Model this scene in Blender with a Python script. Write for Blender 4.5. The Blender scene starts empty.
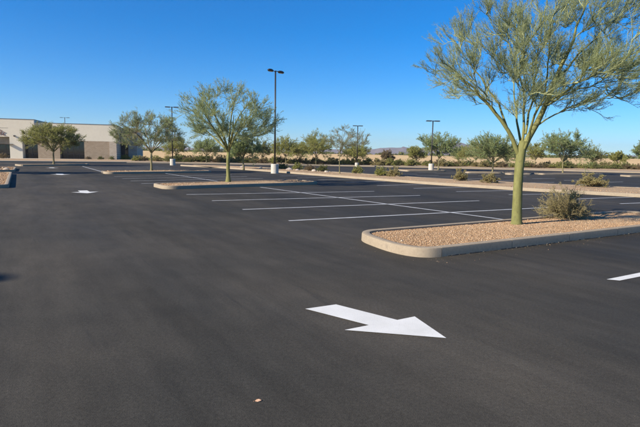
import bpy, math
import numpy as np
from mathutils import Vector, Matrix
R = math.radians
sc = bpy.context.scene
C = sc.collection

# ------------------------------------------------------------------ camera
cam = bpy.data.cameras.new('camera'); camo = bpy.data.objects.new('camera', cam); C.objects.link(camo)
cam.sensor_width = 36; cam.lens = 36 * 505 / 640; cam.clip_start = .05; cam.clip_end = 20000
pit, rol = R(6.553), R(1.0)
camo.matrix_world = (Matrix.Translation((0, 0, 1.55)) @ Matrix.Rotation(math.pi / 2 - pit, 4, 'X') @ Matrix.Rotation(rol, 4, 'Z'))
sc.camera = camo
# ------------------------------------------------------------------ sky and sun
SUN_EL, SUN_AZ = 29, 240
w = bpy.data.worlds.new('World'); sc.world = w; w.use_nodes = True
nt = w.node_tree; bg = nt.nodes['Background']
sky = nt.nodes.new('ShaderNodeTexSky'); sky.sky_type = 'NISHITA'; sky.sun_disc = False
sky.sun_elevation = R(SUN_EL); sky.sun_rotation = R(SUN_AZ); sky.altitude = 400; sky.air_density = 1.0; sky.dust_density = .05; sky.ozone_density = 3.0
hs = nt.nodes.new('ShaderNodeMix'); hs.data_type = 'RGBA'; hs.blend_type = 'MULTIPLY'; hs.inputs[0].default_value = 1; hs.inputs[7].default_value = (.50, .72, 1.0, 1)   # deep desert blue
nt.links.new(sky.outputs[0], hs.inputs[6]); hv = nt.nodes.new('ShaderNodeHueSaturation'); hv.inputs['Saturation'].default_value = 1.22; nt.links.new(hs.outputs[2], hv.inputs['Color']); nt.links.new(hv.outputs[0], bg.inputs[0]); bg.inputs[1].default_value = .090
sl = bpy.data.lights.new('sun', 'SUN'); sl.energy = 5.0; sl.angle = R(.53); sl.color = (1, .90, .76)
so = bpy.data.objects.new('sun', sl); C.objects.link(so)
a = R(SUN_AZ); tosun = Vector((math.sin(a) * math.cos(R(SUN_EL)), math.cos(a) * math.cos(R(SUN_EL)), math.sin(R(SUN_EL))))
so.rotation_euler = tosun.to_track_quat('Z', 'Y').to_euler()
vs = sc.view_settings; vs.view_transform = 'Standard'; vs.look = 'None'; vs.exposure = .82; vs.gamma = 1
sc.render.engine = 'CYCLES'
sc.cycles.sample_clamp_indirect = 3; sc.cycles.sample_clamp_direct = 12; sc.cycles.max_bounces = 6; sc.cycles.diffuse_bounces = 3; sc.cycles.transparent_max_bounces = 8

# ------------------------------------------------------------------ helpers
TH = R(31.45); CS, SN = math.cos(TH), math.sin(TH)
def st(s, t, z=0.):            # site grid: s across the car park, t along the driving lane
    return (s * CS - t * SN, s * SN + t * CS, z)
def mesh_np(name, V, F, mat, parent=None, smooth=False, link=True):
    me = bpy.data.meshes.new(name); V = np.asarray(V, np.float32); F = np.asarray(F, np.int32)
    me.vertices.add(len(V)); me.vertices.foreach_set('co', V.ravel())
    n, k = F.shape
    me.loops.add(n * k); me.loops.foreach_set('vertex_index', F.ravel())
    me.polygons.add(n); me.polygons.foreach_set('loop_start', np.arange(n, dtype=np.int32) * k)
    me.polygons.foreach_set('loop_total', np.full(n, k, np.int32))
    if smooth: me.polygons.foreach_set('use_smooth', np.ones(n, bool))
    me.update(calc_edges=True); me.validate()
    me.materials.append(mat)
    o = bpy.data.objects.new(name, me)
    if link: C.objects.link(o)
    if parent: o.parent = parent
    return o
def mesh_py(name, V, F, mat, parent=None, smooth=False):
    me = bpy.data.meshes.new(name); me.from_pydata([tuple(v) for v in V], [], F); me.update()
    if smooth:
        for p in me.polygons: p.use_smooth = True
    me.materials.append(mat); o = bpy.data.objects.new(name, me); C.objects.link(o)
    if parent: o.parent = parent
    return o
def empty(name, loc, label, cat, group=None, rz=0):
    o = bpy.data.objects.new(name, None); C.objects.link(o); o.location = loc; o.rotation_euler = (0, 0, rz); o.empty_display_size = .2
    return tag(o, label, cat, group)
def tag(o, label=None, cat=None, group=None, kind=None):
    if label: o['label'] = label
    if cat: o['category'] = cat
    if group: o['group'] = group
    if kind: o['kind'] = kind
    return o
def copy_tree(o, parent=None):
    c = o.copy(); C.objects.link(c)
    if parent: c.parent = parent
    for ch in list(o.children): copy_tree(ch, c)
    return c
class MB:
    def __init__(s): s.V = []; s.F = []
    def add(s, V, F):
        k = len(s.V); s.V += [tuple(v) for v in V]; s.F += [tuple(i + k for i in f) for f in F]; return s
    def box(s, x0, x1, y0, y1, z0, z1, b=0):
        if b:
            V = []
            for z, d in ((z0, b), (z0 + b, 0), (z1 - b, 0), (z1, b)):
                V += [(x0 + d, y0 + d, z), (x1 - d, y0 + d, z), (x1 - d, y1 - d, z), (x0 + d, y1 - d, z)]
            F = [(3, 2, 1, 0), (12, 13, 14, 15)]
            for r in range(3):
                for k in range(4): F.append((r*4+k, r*4+(k+1) % 4, r*4+4+(k+1) % 4, r*4+4+k))
            return s.add(V, F)
        return s.add([(x0, y0, z0), (x1, y0, z0), (x1, y1, z0), (x0, y1, z0), (x0, y0, z1), (x1, y0, z1), (x1, y1, z1), (x0, y1, z1)],
                     [(3, 2, 1, 0), (4, 5, 6, 7), (0, 1, 5, 4), (1, 2, 6, 5), (2, 3, 7, 6), (3, 0, 4, 7)])
    def lathe(s, prof, n=20, cx=0, cy=0, sx=1, sy=1):
        V = [(cx + sx * r * math.cos(2*math.pi*k/n), cy + sy * r * math.sin(2*math.pi*k/n), z) for r, z in prof for k in range(n)]
        F = [(i*n+k, i*n+(k+1) % n, (i+1)*n+(k+1) % n, (i+1)*n+k) for i in range(len(prof)-1) for k in range(n)]
        F.append(tuple(range(n-1, -1, -1))); F.append(tuple((len(prof)-1)*n+k for k in range(n)))
        return s.add(V, F)
    def tube(s, pts, r, n=8):
        P = [Vector(p) for p in pts]; V = []
        for i, p in enumerate(P):
            d = (P[min(i+1, len(P)-1)] - P[max(i-1, 0)]).normalized(); u = d.orthogonal().normalized()
            if i: u = (pu - d * pu.dot(d)).normalized()
            pu = u; v = d.cross(u); rr = float(r[i] if isinstance(r, (list, tuple)) else r)
            V += [p + rr * (math.cos(2*math.pi*k/n) * u + math.sin(2*math.pi*k/n) * v) for k in range(n)]
        F = [(i*n+k, i*n+(k+1) % n, (i+1)*n+(k+1) % n, (i+1)*n+k) for i in range(len(P)-1) for k in range(n)]
        F.append(tuple(range(n-1, -1, -1))); F.append(tuple((len(P)-1)*n+k for k in range(n)))
        return s.add(V, F)
    def build(s, name, mat, parent=None, smooth=False): return mesh_py(name, s.V, s.F, mat, parent, smooth)

# ------------------------------------------------------------------ materials
def mat(name, rough=.8, spec=.5, metal=0):
    m = bpy.data.materials.new(name); m.use_nodes = True; n = m.node_tree; b = n.nodes['Principled BSDF']
    b.inputs['Roughness'].default_value = rough; b.inputs['Specular IOR Level'].default_value = spec; b.inputs['Metallic'].default_value = metal
    return m, n, b
def N(n, t, **kw):
    x = n.nodes.new(t)
    for k, v in kw.items():
        if k in x.inputs: x.inputs[k].default_value = v
        else: setattr(x, k, v)
    return x
def coords(n, scale=(1, 1, 1), rz=0, kind='Object'):
    if kind == 'World': g = n.nodes.new('ShaderNodeNewGeometry').outputs['Position']
    else: g = n.nodes.new('ShaderNodeTexCoord').outputs['Object']
    if rz:   # turn first, stretch after
        m0 = n.nodes.new('ShaderNodeMapping'); m0.inputs['Rotation'].default_value = (0, 0, rz); n.links.new(g, m0.inputs['Vector']); g = m0.outputs[0]
    mp = n.nodes.new('ShaderNodeMapping'); mp.inputs['Scale'].default_value = scale
    n.links.new(g, mp.inputs['Vector']); return mp.outputs[0]
def noise(n, vec, scale, detail=4, rough=.55):
    x = N(n, 'ShaderNodeTexNoise', Scale=scale, Detail=detail, Roughness=rough); n.links.new(vec, x.inputs['Vector']); return x.outputs['Fac']
def ramp(n, fac, stops):
    r = n.nodes.new('ShaderNodeValToRGB'); e = r.color_ramp.elements
    while len(e) < len(stops): e.new(.5)
    for i, (p, c) in enumerate(stops): e[i].position = p; e[i].color = (*c, 1) if len(c) == 3 else c
    n.links.new(fac, r.inputs[0]); return r.outputs[0]
def mix(n, f, a, b, mode='MIX'):
    x = n.nodes.new('ShaderNodeMix'); x.data_type = 'RGBA'; x.blend_type = mode
    for s, v in ((0, f), (6, a), (7, b)):
        if hasattr(v, 'is_output'): n.links.new(v, x.inputs[s])
        else: x.inputs[s].default_value = v if s == 0 else (*v, 1)
    return x.outputs[2]
def bump(n, b, h, strength=.3, dist=.01):
    x = N(n, 'ShaderNodeBump', Strength=strength, Distance=dist); n.links.new(h, x.inputs['Height']); n.links.new(x.outputs[0], b.inputs['Normal'])
def simple(name, c0, c1, scale=3, rough=.8, bscale=None, bst=.3, bd=.01, spec=.4, kind='Object', metal=0, stops=(.35, .65)):
    m, n, b = mat(name, rough, spec, metal); v = coords(n, kind=kind)
    col = ramp(n, noise(n, v, scale, 6), [(stops[0], c0), (stops[1], c1)]); n.links.new(col, b.inputs['Base Color'])
    if bscale: bump(n, b, noise(n, v, bscale, 5, .65), bst, bd)
    return m

# asphalt: fresh sealcoat, streaky along the lane, scuffed, sparse pale grit
m_asph, n, b = mat('asphalt', .88, .08)
v = coords(n, kind='World'); vl = coords(n, (1, .16, 1), -TH, 'World')
def fac(vec, sc_, lo, hi, a0, a1, det=5, rg=.6):      # multiplier pattern a0..a1
    return ramp(n, noise(n, vec, sc_, det, rg), [(lo, a0), (hi, a1)])
fine = noise(n, v, 170, 3, .7); mid = noise(n, v, 38, 4, .7); st1 = noise(n, vl, .9, 5, .6)
g3 = lambda q, w_=0.: (q + w_, q, q - w_)
c = mix(n, 1., (.052, .0495, .0465), fac(v, .16, .38, .62, g3(.84, -.02), g3(1.14, .03), 3), 'MULTIPLY')
c = mix(n, 1., c, fac(vl, .55, .36, .64, g3(.84), g3(1.15, .03), 5, .62), 'MULTIPLY')
c = mix(n, 1., c, fac(vl, 3.2, .35, .65, g3(.88), g3(1.12), 6, .7), 'MULTIPLY')
c = mix(n, 1., c, fac(v, 1.7, .36, .64, g3(.93), g3(1.07, .01), 6, .65), 'MULTIPLY')
c = mix(n, 1., c, fac(v, 38, .3, .7, g3(.78), g3(1.22), 4, .7), 'MULTIPLY')
c = mix(n, 1., c, fac(v, 150, .3, .72, g3(.45), g3(1.6), 3, .75), 'MULTIPLY')
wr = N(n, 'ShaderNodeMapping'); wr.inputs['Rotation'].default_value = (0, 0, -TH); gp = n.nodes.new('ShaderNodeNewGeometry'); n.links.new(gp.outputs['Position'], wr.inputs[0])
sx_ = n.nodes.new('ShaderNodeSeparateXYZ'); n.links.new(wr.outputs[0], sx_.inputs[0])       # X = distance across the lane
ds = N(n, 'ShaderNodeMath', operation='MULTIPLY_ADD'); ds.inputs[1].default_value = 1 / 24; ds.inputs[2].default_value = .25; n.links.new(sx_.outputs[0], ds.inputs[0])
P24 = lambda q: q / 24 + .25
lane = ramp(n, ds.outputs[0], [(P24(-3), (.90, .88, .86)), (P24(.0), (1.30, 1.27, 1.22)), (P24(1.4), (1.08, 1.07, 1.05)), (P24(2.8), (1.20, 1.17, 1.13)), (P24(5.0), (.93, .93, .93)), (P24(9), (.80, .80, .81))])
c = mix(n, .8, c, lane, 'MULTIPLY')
c = mix(n, ramp(n, noise(n, v, .7, 5, .75), [(.60, (0, 0, 0)), (.72, (.22, .22, .22))]), c, (.085, .075, .062))
c = mix(n, ramp(n, noise(n, coords(n, (1, .07, 1), -TH, 'World'), 4.5, 4, .7), [(.62, (0, 0, 0)), (.70, (.40, .40, .40))]), c, (.028, .028, .029))
c = mix(n, ramp(n, noise(n, v, 5.5, 6, .8), [(.66, (0, 0, 0)), (.72, (.5, .5, .5))]), c, (.026, .025, .025))
vo = N(n, 'ShaderNodeTexVoronoi', Scale=21.); n.links.new(v, vo.inputs['Vector'])
sp = ramp(n, vo.outputs['Distance'], [(.05, (1, 1, 1)), (.11, (0, 0, 0))])
sep = n.nodes.new('ShaderNodeSeparateColor'); n.links.new(vo.outputs['Color'], sep.inputs[0])
gt = N(n, 'ShaderNodeMath', operation='GREATER_THAN'); gt.inputs[1].default_value = .80; n.links.new(sep.outputs[0], gt.inputs[0])
mu = N(n, 'ShaderNodeMath', operation='MULTIPLY'); n.links.new(sp, mu.inputs[0]); n.links.new(gt.outputs[0], mu.inputs[1])
mu2 = N(n, 'ShaderNodeMath', operation='MULTIPLY'); n.links.new(mu.outputs[0], mu2.inputs[0])
n.links.new(ramp(n, noise(n, v, .8, 3), [(.42, (0.05, 0.05, 0.05)), (.62, (.75, .75, .75))]), mu2.inputs[1])
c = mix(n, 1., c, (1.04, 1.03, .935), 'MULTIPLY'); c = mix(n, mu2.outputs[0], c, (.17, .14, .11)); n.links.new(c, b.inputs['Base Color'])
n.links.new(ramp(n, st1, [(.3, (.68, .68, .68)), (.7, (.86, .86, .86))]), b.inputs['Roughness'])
ad = N(n, 'ShaderNodeMath', operation='ADD'); n.links.new(fine, ad.inputs[0]); n.links.new(mid, ad.inputs[1]); bump(n, b, ad.outputs[0], .5, .006)

# traffic paint with worn grain
m_paint, n, b = mat('white_traffic_paint', .6, .4); v = coords(n, kind='World')
c = ramp(n, noise(n, v, 3, 6), [(.3, (.61, .60, .55)), (.7, (.72, .71, .66))])
c = mix(n, ramp(n, noise(n, v, 120, 4, .8), [(.57, (0, 0, 0)), (.70, (.75, .75, .75))]), c, (.22, .22, .21)); n.links.new(c, b.inputs['Base Color'])
bump(n, b, noise(n, v, 170, 3, .7), .3, .004)
m_paint2, n, b = mat('worn_stall_paint', .6, .4); v = coords(n, kind='World')
c = ramp(n, noise(n, v, 3, 6), [(.3, (.42, .42, .41)), (.7, (.62, .62, .60))])
c = mix(n, ramp(n, noise(n, v, 60, 5, .8), [(.52, (0, 0, 0)), (.68, (.8, .8, .8))]), c, (.10, .10, .10)); n.links.new(c, b.inputs['Base Color'])

# kerb concrete
m_kerb, n, b = mat('kerb_concrete', .9, .3); v = coords(n, kind='World')
c = ramp(n, noise(n, v, 1.6, 6, .6), [(.3, (.265, .21, .145)), (.7, (.335, .27, .19))])
c = mix(n, .45, c, ramp(n, noise(n, v, 24, 6, .7), [(.3, (.21, .17, .118)), (.7, (.37, .305, .22))]))
c = mix(n, ramp(n, noise(n, v, 7, 5, .7), [(.60, (0, 0, 0)), (.75, (.55, .55, .55))]), c, (.16, .13, .10)); n.links.new(c, b.inputs['Base Color'])
bump(n, b, noise(n, v, 90, 4, .7), .35, .004)
m_kerb_foot, n, b = mat('kerb_foot_dark', .8, .35); v = coords(n, kind='World')   # mottled dark tone for the strip along the foot of the kerb
c = ramp(n, noise(n, v, 9, 5, .7), [(.44, (.035, .034, .033)), (.62, (.12, .11, .095))]); n.links.new(c, b.inputs['Base Color'])

# decomposed-granite bed
m_bed, n, b = mat('gravel_bed', .95, .2); v = coords(n, kind='World')
vo = N(n, 'ShaderNodeTexVoronoi', Scale=32.); n.links.new(v, vo.inputs['Vector'])
sep = n.nodes.new('ShaderNodeSeparateColor'); n.links.new(vo.outputs['Color'], sep.inputs[0])
c = ramp(n, sep.outputs[0], [(0, (.22, .14, .075)), (.45, (.38, .255, .14)), (.8, (.48, .34, .195)), (1, (.56, .44, .30))])
c = mix(n, .35, c, ramp(n, noise(n, v, .9, 5), [(.3, (.31, .205, .115)), (.7, (.50, .365, .225))])); n.links.new(c, b.inputs['Base Color'])
bump(n, b, vo.outputs['Distance'], .9, .02)
m_stone, n, b = mat('gravel_stone', .9, .25)
gi = n.nodes.new('ShaderNodeNewGeometry')
c = ramp(n, gi.outputs['Random Per Island'], [(0, (.19, .11, .06)), (.3, (.34, .21, .115)), (.6, (.43, .275, .155)), (.85, (.47, .33, .20)), (1, (.54, .43, .31))]); n.links.new(c, b.inputs['Base Color'])
m_rock = simple('pale_rock', (.30, .24, .19), (.55, .48, .40), 4, .9, 12, .6, .03)
# desert
m_desert, n, b = mat('desert_ground', .95, .15); v = coords(n, kind='World')
c = ramp(n, noise(n, v, .03, 6, .6), [(.3, (.50, .33, .15)), (.7, (.62, .44, .215))])
c = mix(n, .5, c, ramp(n, noise(n, coords(n, (1, 3, 1), 0, 'World'), .25, 6, .7), [(.3, (.43, .29, .14)), (.65, (.63, .455, .24))])); n.links.new(c, b.inputs['Base Color'])
bump(n, b, noise(n, v, .6, 6, .7), .5, .15)
m_mtn = simple('mountain_rock', (.12, .085, .075), (.22, .16, .13), .008, .95, .03, 1., 8, .1, 'World')
m_walk = simple('pale_concrete_walk', (.42, .37, .29), (.52, .46, .38), .6, .9, 40, .2, .005, .3, 'World')

def bark(name, c0, c1, c2):
    m, n, b = mat(name, .75, .3); v = coords(n, (1, 1, .35), 0, 'World')
    c = ramp(n, noise(n, v, 7, 6, .65), [(.3, c0), (.6, c1)])
    c = mix(n, ramp(n, noise(n, v, 26, 5, .75), [(.55, (0, 0, 0)), (.7, (.8, .8, .8))]), c, c2); n.links.new(c, b.inputs['Base Color'])
    bump(n, b, noise(n, v, 45, 5, .7), .5, .01); return m
m_bark = bark('green_bark', (.125, .125, .038), (.205, .20, .068), (.085, .07, .035))
m_bark2 = bark('grey_green_bark', (.12, .105, .05), (.20, .175, .085), (.07, .055, .032))
m_twig = simple('green_twig', (.19, .215, .09), (.31, .33, .16), 3, .8, kind='World')
m_wood = simple('brown_twig', (.16, .12, .075), (.29, .23, .15), 3, .85, kind='World')
m_straw = simple('straw_twig', (.20, .165, .085), (.33, .27, .15), 3, .85, kind='World')
def leafmat(name, cols, trans=.3):
    m, n, b = mat(name, .65, .25); gi = n.nodes.new('ShaderNodeNewGeometry')
    k = len(cols); c = ramp(n, gi.outputs['Random Per Island'], [(i / (k - 1), q) for i, q in enumerate(cols)])
    v = coords(n, kind='World'); c = mix(n, .3, c, ramp(n, noise(n, v, 1.1, 3), [(.35, cols[0]), (.65, cols[-1])]))
    n.links.new(c, b.inputs['Base Color'])
    t = n.nodes.new('ShaderNodeBsdfTranslucent'); n.links.new(c, t.inputs[0]); ms = N(n, 'ShaderNodeMixShader'); ms.inputs[0].default_value = trans
    n.links.new(b.outputs[0], ms.inputs[1]); n.links.new(t.outputs[0], ms.inputs[2]); n.links.new(ms.outputs[0], n.nodes['Material Output'].inputs[0]); return m
m_leaf = leafmat('grey_green_leaf', [(.15, .215, .085), (.21, .285, .12), (.27, .335, .15), (.37, .41, .23)], .45)
m_leaf_t = leafmat('sage_leaf', [(.19, .245, .085), (.26, .325, .12), (.33, .38, .15), (.42, .46, .22)], .5)
m_leaf_y = leafmat('yellow_green_leaf', [(.22, .24, .055), (.30, .31, .08), (.37, .37, .10), (.44, .42, .16)], .45)
m_leaf_d = leafmat('dark_green_leaf', [(.09, .115, .03), (.14, .165, .045), (.19, .21, .06), (.26, .26, .10)], .35)
m_leaf_b = leafmat('brown_green_leaf', [(.12, .085, .045), (.18, .135, .07), (.25, .195, .10), (.30, .24, .14)], .35)
m_leaf_o = leafmat('straw_green_leaf', [(.20, .175, .06), (.28, .245, .09), (.36, .31, .13), (.46, .39, .20)], .4)
m_leaf_g = leafmat('bright_green_leaf', [(.12, .15, .02), (.19, .23, .03), (.27, .29, .05)])

# ------------------------------------------------------------------ branch generator (numpy)
def unit(v): return v / np.maximum(np.linalg.norm(v, axis=-1, keepdims=True), 1e-9)
def resample(pts, K):
    P = np.array(pts, float); d = np.r_[0, np.cumsum(np.linalg.norm(np.diff(P, axis=0), axis=1))]; t = np.linspace(0, d[-1], K)
    Q = np.stack([np.interp(t, d, P[:, i]) for i in range(3)], 1)
    for _ in range(2): Q[1:-1] = .25 * Q[:-2] + .5 * Q[1:-1] + .25 * Q[2:]
    return Q
def spawn(rng, P, cnt, f0, f1, ang, L, out_c, out_w, up, K=5, wig=.18, curl=.25, sweep=(0, 0, 0), flat=1.):
    n, k = P.shape[:2]; idx = np.repeat(np.arange(n), cnt); M = len(idx)
    f = rng.uniform(f0, f1, M); x = f * (k - 1); i0 = np.minimum(x.astype(int), k - 2); fr = (x - i0)[:, None]
    a_, b_ = P[idx, i0], P[idx, i0 + 1]; pos = a_ * (1 - fr) + b_ * fr; t = unit(b_ - a_)
    r = rng.normal(size=(M, 3)); perp = unit(r - (r * t).sum(1, keepdims=True) * t); A = np.radians(rng.uniform(ang[0], ang[1], M))[:, None]
    d = np.cos(A) * t + np.sin(A) * perp + out_w * unit(pos - out_c) + np.array([0, 0, up]) + np.array(sweep)
    d = unit(d * np.array([1, 1, flat])); ln = L * rng.uniform(.55, 1.15, M) * (1.15 - .45 * f)
    cv = rng.normal(size=(M, 3)) * curl + np.array([0, 0, up * .8]); out = np.zeros((M, K, 3)); out[:, 0] = pos
    for j in range(1, K):
        d = unit(d + cv / K + rng.normal(size=(M, 3)) * wig / K ** .5); out[:, j] = out[:, j - 1] + d * (ln / (K - 1))[:, None]
    return out
def tubes(P, r0, r1, S):
    n, k = P.shape[:2]; T = np.zeros_like(P); T[:, 1:-1] = P[:, 2:] - P[:, :-2]; T[:, 0] = P[:, 1] - P[:, 0]; T[:, -1] = P[:, -1] - P[:, -2]; T = unit(T)
    ref = np.where(np.abs(T[:, :1, 2:3]) > .9, np.array([1., 0, 0]), np.array([0, 0, 1.])); U = unit(np.cross(T, np.broadcast_to(ref, T.shape))); W = np.cross(T, U)
    r0 = np.broadcast_to(np.asarray(r0, float), (n,)); r1 = np.broadcast_to(np.asarray(r1, float), (n,))
    rr = r0[:, None] + (r1 - r0)[:, None] * np.linspace(0, 1, k)[None]
    an = np.arange(S) * 2 * np.pi / S
    V = P[:, :, None] + rr[:, :, None, None] * (np.cos(an)[None, None, :, None] * U[:, :, None] + np.sin(an)[None, None, :, None] * W[:, :, None])
    b_ = (np.arange(n) * k * S)[:, None, None] + (np.arange(k - 1) * S)[None, :, None]; q = np.arange(S)[None, None]; q2 = (q + 1) % S
    F = np.stack([b_ + q, b_ + q2, b_ + q2 + S, b_ + q + S], -1).reshape(-1, 4); return V.reshape(-1, 3), F
def leaves(rng, P, cnt, l, wd, spread=1.0, f0=.1):
    n, k = P.shape[:2]; idx = np.repeat(np.arange(n), cnt); M = len(idx); x = rng.uniform(f0, 1, M) * (k - 1.001); i0 = x.astype(int); fr = (x - i0)[:, None]
    a_, b_ = P[idx, i0], P[idx, i0 + 1]; pos = a_ * (1 - fr) + b_ * fr; d = unit(unit(b_ - a_) + rng.normal(size=(M, 3)) * spread * .6)
    s_ = unit(np.cross(d, rng.normal(size=(M, 3)))); L_ = (l * rng.uniform(.6, 1.3, M))[:, None]; W_ = (wd * rng.uniform(.7, 1.2, M))[:, None]
    V = np.stack([pos, pos + d * L_ * .5 + s_ * W_ * .5, pos + d * L_, pos + d * L_ * .5 - s_ * W_ * .5], 1).reshape(-1, 3)
    return V, np.arange(M * 4).reshape(-1, 4)
def cat(*VF):
    V, F, k = [], [], 0
    for v, f in VF: V.append(v); F.append(f + k); k += len(v)
    return np.concatenate(V), np.concatenate(F)

def fill(rng, limbs, targets, K=7, sag=.0, r_lo=.25):
    """grow one curved branch from the nearest lower point of the skeleton to every target, so the crown fills evenly"""
    pts = np.concatenate([q[int(len(q) * r_lo):] for q in limbs]); tan = np.concatenate([unit(np.gradient(q, axis=0))[int(len(q) * r_lo):] for q in limbs])
    root = pts[:, :2].mean(0) * 0; out = []
    order = np.argsort(np.linalg.norm(targets - pts.mean(0), axis=1)); out_p = [pts]; out_t = [tan]
    for i in order:
        T = targets[i]; A = np.concatenate(out_p); B = np.concatenate(out_t); d = T - A; L = np.linalg.norm(d, axis=1) + 1e-6
        cosv = (d * B).sum(1) / L; cost = L * (1.6 - .8 * cosv) + np.where(L < .12, 1., 0) + np.maximum(A[:, 2] - T[2], 0) * .6
        k = int(np.argmin(cost)); a_ = A[k]; m = a_ + unit(B[k]) * L[k] * .45 + rng.normal(size=3) * L[k] * .05 - np.array([0, 0, sag * L[k]])
        t = np.linspace(0, 1, K)[:, None]; q = (1 - t) ** 2 * a_ + 2 * t * (1 - t) * m + t * t * T; q[1:-1] += rng.normal(size=(K - 2, 3)) * L[k] * .012
        out.append(q); out_p.append(q[2:]); out_t.append(unit(np.gradient(q, axis=0))[2:])
    return np.array(out)
def dome_targets(rng, n, cx, rx, zlow, top, fork):
    u = unit(rng.normal(size=(n * 6, 3))); r = rng.uniform(.25, 1, n * 6) ** (1 / 2.2); mid_ = zlow + (top - zlow) * .38
    p = u * r[:, None]; x = cx + p[:, 0] * rx; y = p[:, 1] * rx; z = mid_ + np.where(p[:, 2] > 0, p[:, 2] * (top - mid_), p[:, 2] * (mid_ - zlow))
    z = z + .12 * np.abs(np.sin(7 * x) * np.cos(5 * y)) * (z > mid_); ok = z > fork + .12 + .30 * np.clip(np.hypot(x - cx, y), 0, .75 * rx)
    return np.stack([x, y, z], 1)[ok][:n]
def trunk_mesh(h, r0, r1, lean=(0, 0), n=12, rng=None):
    z = np.array([-.15, .0, .06, .2, .45, .7, 1.]) * 1.; pts = []; rad = []
    for q in z:
        f = max(q, 0); pts.append((lean[0] * f + .012 * math.sin(5 * f + h), lean[1] * f, q * h if q > 0 else q)); rad.append((r0 + (r1 - r0) * f) * (1.45 - 1.1 * min(f, .2) / .2 * .41 if f < .2 else 1))
    return pts, rad

def auto_tree(loc, label, rx, top, fork, zlow, seed, lm, bm, dens=1., group=None, cx=0., r0=.11, nl=7, lv=3, ls=(.08, .018), name='palo_verde_tree', flatness=1., wild=.15):
    rng = np.random.default_rng(seed); root = empty(name, loc, label, 'tree', group)
    lean = (rng.uniform(-.06, .06), rng.uniform(-.05, .05)); pts, rad = trunk_mesh(fork, r0 * .88, r0 * .66, lean)
    MB().tube(pts, rad, 12).build('trunk', bm, root, True)
    cen = np.array([cx, 0, zlow + (top - zlow) * .35]); rz = top - cen[2]; limbs = []
    for i in range(nl):
        az = 2 * math.pi * (i + rng.uniform(-.25, .25)) / nl + seed; el = R(rng.choice([6, 26, 50])) if i < nl - 1 else R(78)
        ef = .84 if lv > 2 else .68; e = cen + np.array([math.cos(az) * math.cos(el) * rx * ef, math.sin(az) * math.cos(el) * rx * ef, math.sin(el) * rz * ef])
        s0 = np.array([lean[0], lean[1], fork * (1 - .05 * rng.random())]); md = s0 + (e - s0) * np.array([.33, .33, .52])
        limbs.append(resample([s0, s0 * .6 + md * .4 + rng.normal(size=3) * .04, md + rng.normal(size=3) * .06 * rx, e], 8))
    for i, q in enumerate(limbs):
        V, F = tubes(q[None], r0 * rng.uniform(.38, .52), r0 * .12, 8); mesh_np('limb', V, F, bm, root, True)
    P = np.array(limbs); oc = np.array([cx, 0, fork])
    P1 = spawn(rng, P, int(13 * dens + .5), .28, 1, (28, 70) if lv > 2 else (30, 85), rx * (.44 if lv > 2 else .52), oc, .22, .08, 6, wild)
    if lv > 2: P1 = fill(rng, limbs, dome_targets(rng, int(105 * dens), cx, rx * .92, zlow, top * .93, fork))
    P2 = spawn(rng, P1, 8, .1, 1, (16, 46), rx * .25, oc, .36, .22, 5) if lv > 2 else spawn(rng, P1, 7, .1, 1, (22, 60), rx * .24, oc, .22, .10, 5)
    parts = [tubes(P1, r0 * .12, r0 * .04, 4), tubes(P2, r0 * .05, .004, 3)]
    if lv > 2:
        P3 = spawn(rng, P2, int(5 * dens + .5), .1, 1, (15, 50), rx * .12, oc, .25, .06, 4); parts.append(tubes(P3, .004 + rx * .0006, .002, 3))
        lf = leaves(rng, P3, int(8 * dens + .5), *ls)
    else: lf = leaves(rng, P2, int(30 * dens), *ls, spread=2.6)
    V, F = cat(*parts); tag(mesh_np('twigs', V, F, m_twig if bm is m_bark else m_wood, root), kind='stuff')
    tag(mesh_np('foliage', *lf, lm, root), kind='stuff'); return root

def shrub_meshes(seed, rx, h, lm, n0=36, n1=6, n2=5, nl=6, ls=(.03, .009), tw=None):
    rng = np.random.default_rng(seed); az = rng.uniform(0, 2 * np.pi, n0); el = np.arcsin(rng.uniform(.05, .98, n0))
    d = np.stack([np.cos(az) * np.cos(el) * rx, np.sin(az) * np.cos(el) * rx, np.sin(el) * h], 1) * rng.uniform(.72, 1.02, n0)[:, None]
    s = np.stack([rng.normal(size=n0) * .05, rng.normal(size=n0) * .05, np.full(n0, -.03)], 1); q = np.linspace(0, 1, 6)[None, :, None]
    P = s[:, None] + d[:, None] * q; P[:, :, 2] += .10 * h * np.sin(q[..., 0] * np.pi); P[:, 1:] += rng.normal(size=(n0, 5, 3)) * .018 * rx * 2
    oc = np.array([0, 0, 0.])
    P1 = spawn(rng, P, n1, .25, 1, (15, 50), rx * .34, oc, .3, .12, 5); P2 = spawn(rng, P1, n2, .1, 1, (15, 55), rx * .17, oc, .2, .1, 4)
    for Q in (P, P1, P2): Q[..., 2] = np.maximum(Q[..., 2], .01)
    tb = cat(tubes(P, .008, .004, 4), tubes(P1, .004, .0022, 3), tubes(P2, .0024, .0012, 3)); lf = leaves(rng, P2, nl, *ls, spread=1.4)
    a_ = mesh_np('stems', *tb, tw or m_wood, link=False).data; b_ = mesh_np('foliage', *lf, lm, link=False).data; return a_, b_
def shrub(loc, label, ms, scale=(1, 1, 1), rz=0, group=None, name='desert_shrub'):
    r = empty(name, loc, label, 'shrub', group, rz); r.scale = scale
    for nm, m in zip(('stems', 'foliage'), ms):
        o = bpy.data.objects.new(nm, m); C.objects.link(o); o.parent = r; o['kind'] = 'stuff'
    return r

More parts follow.
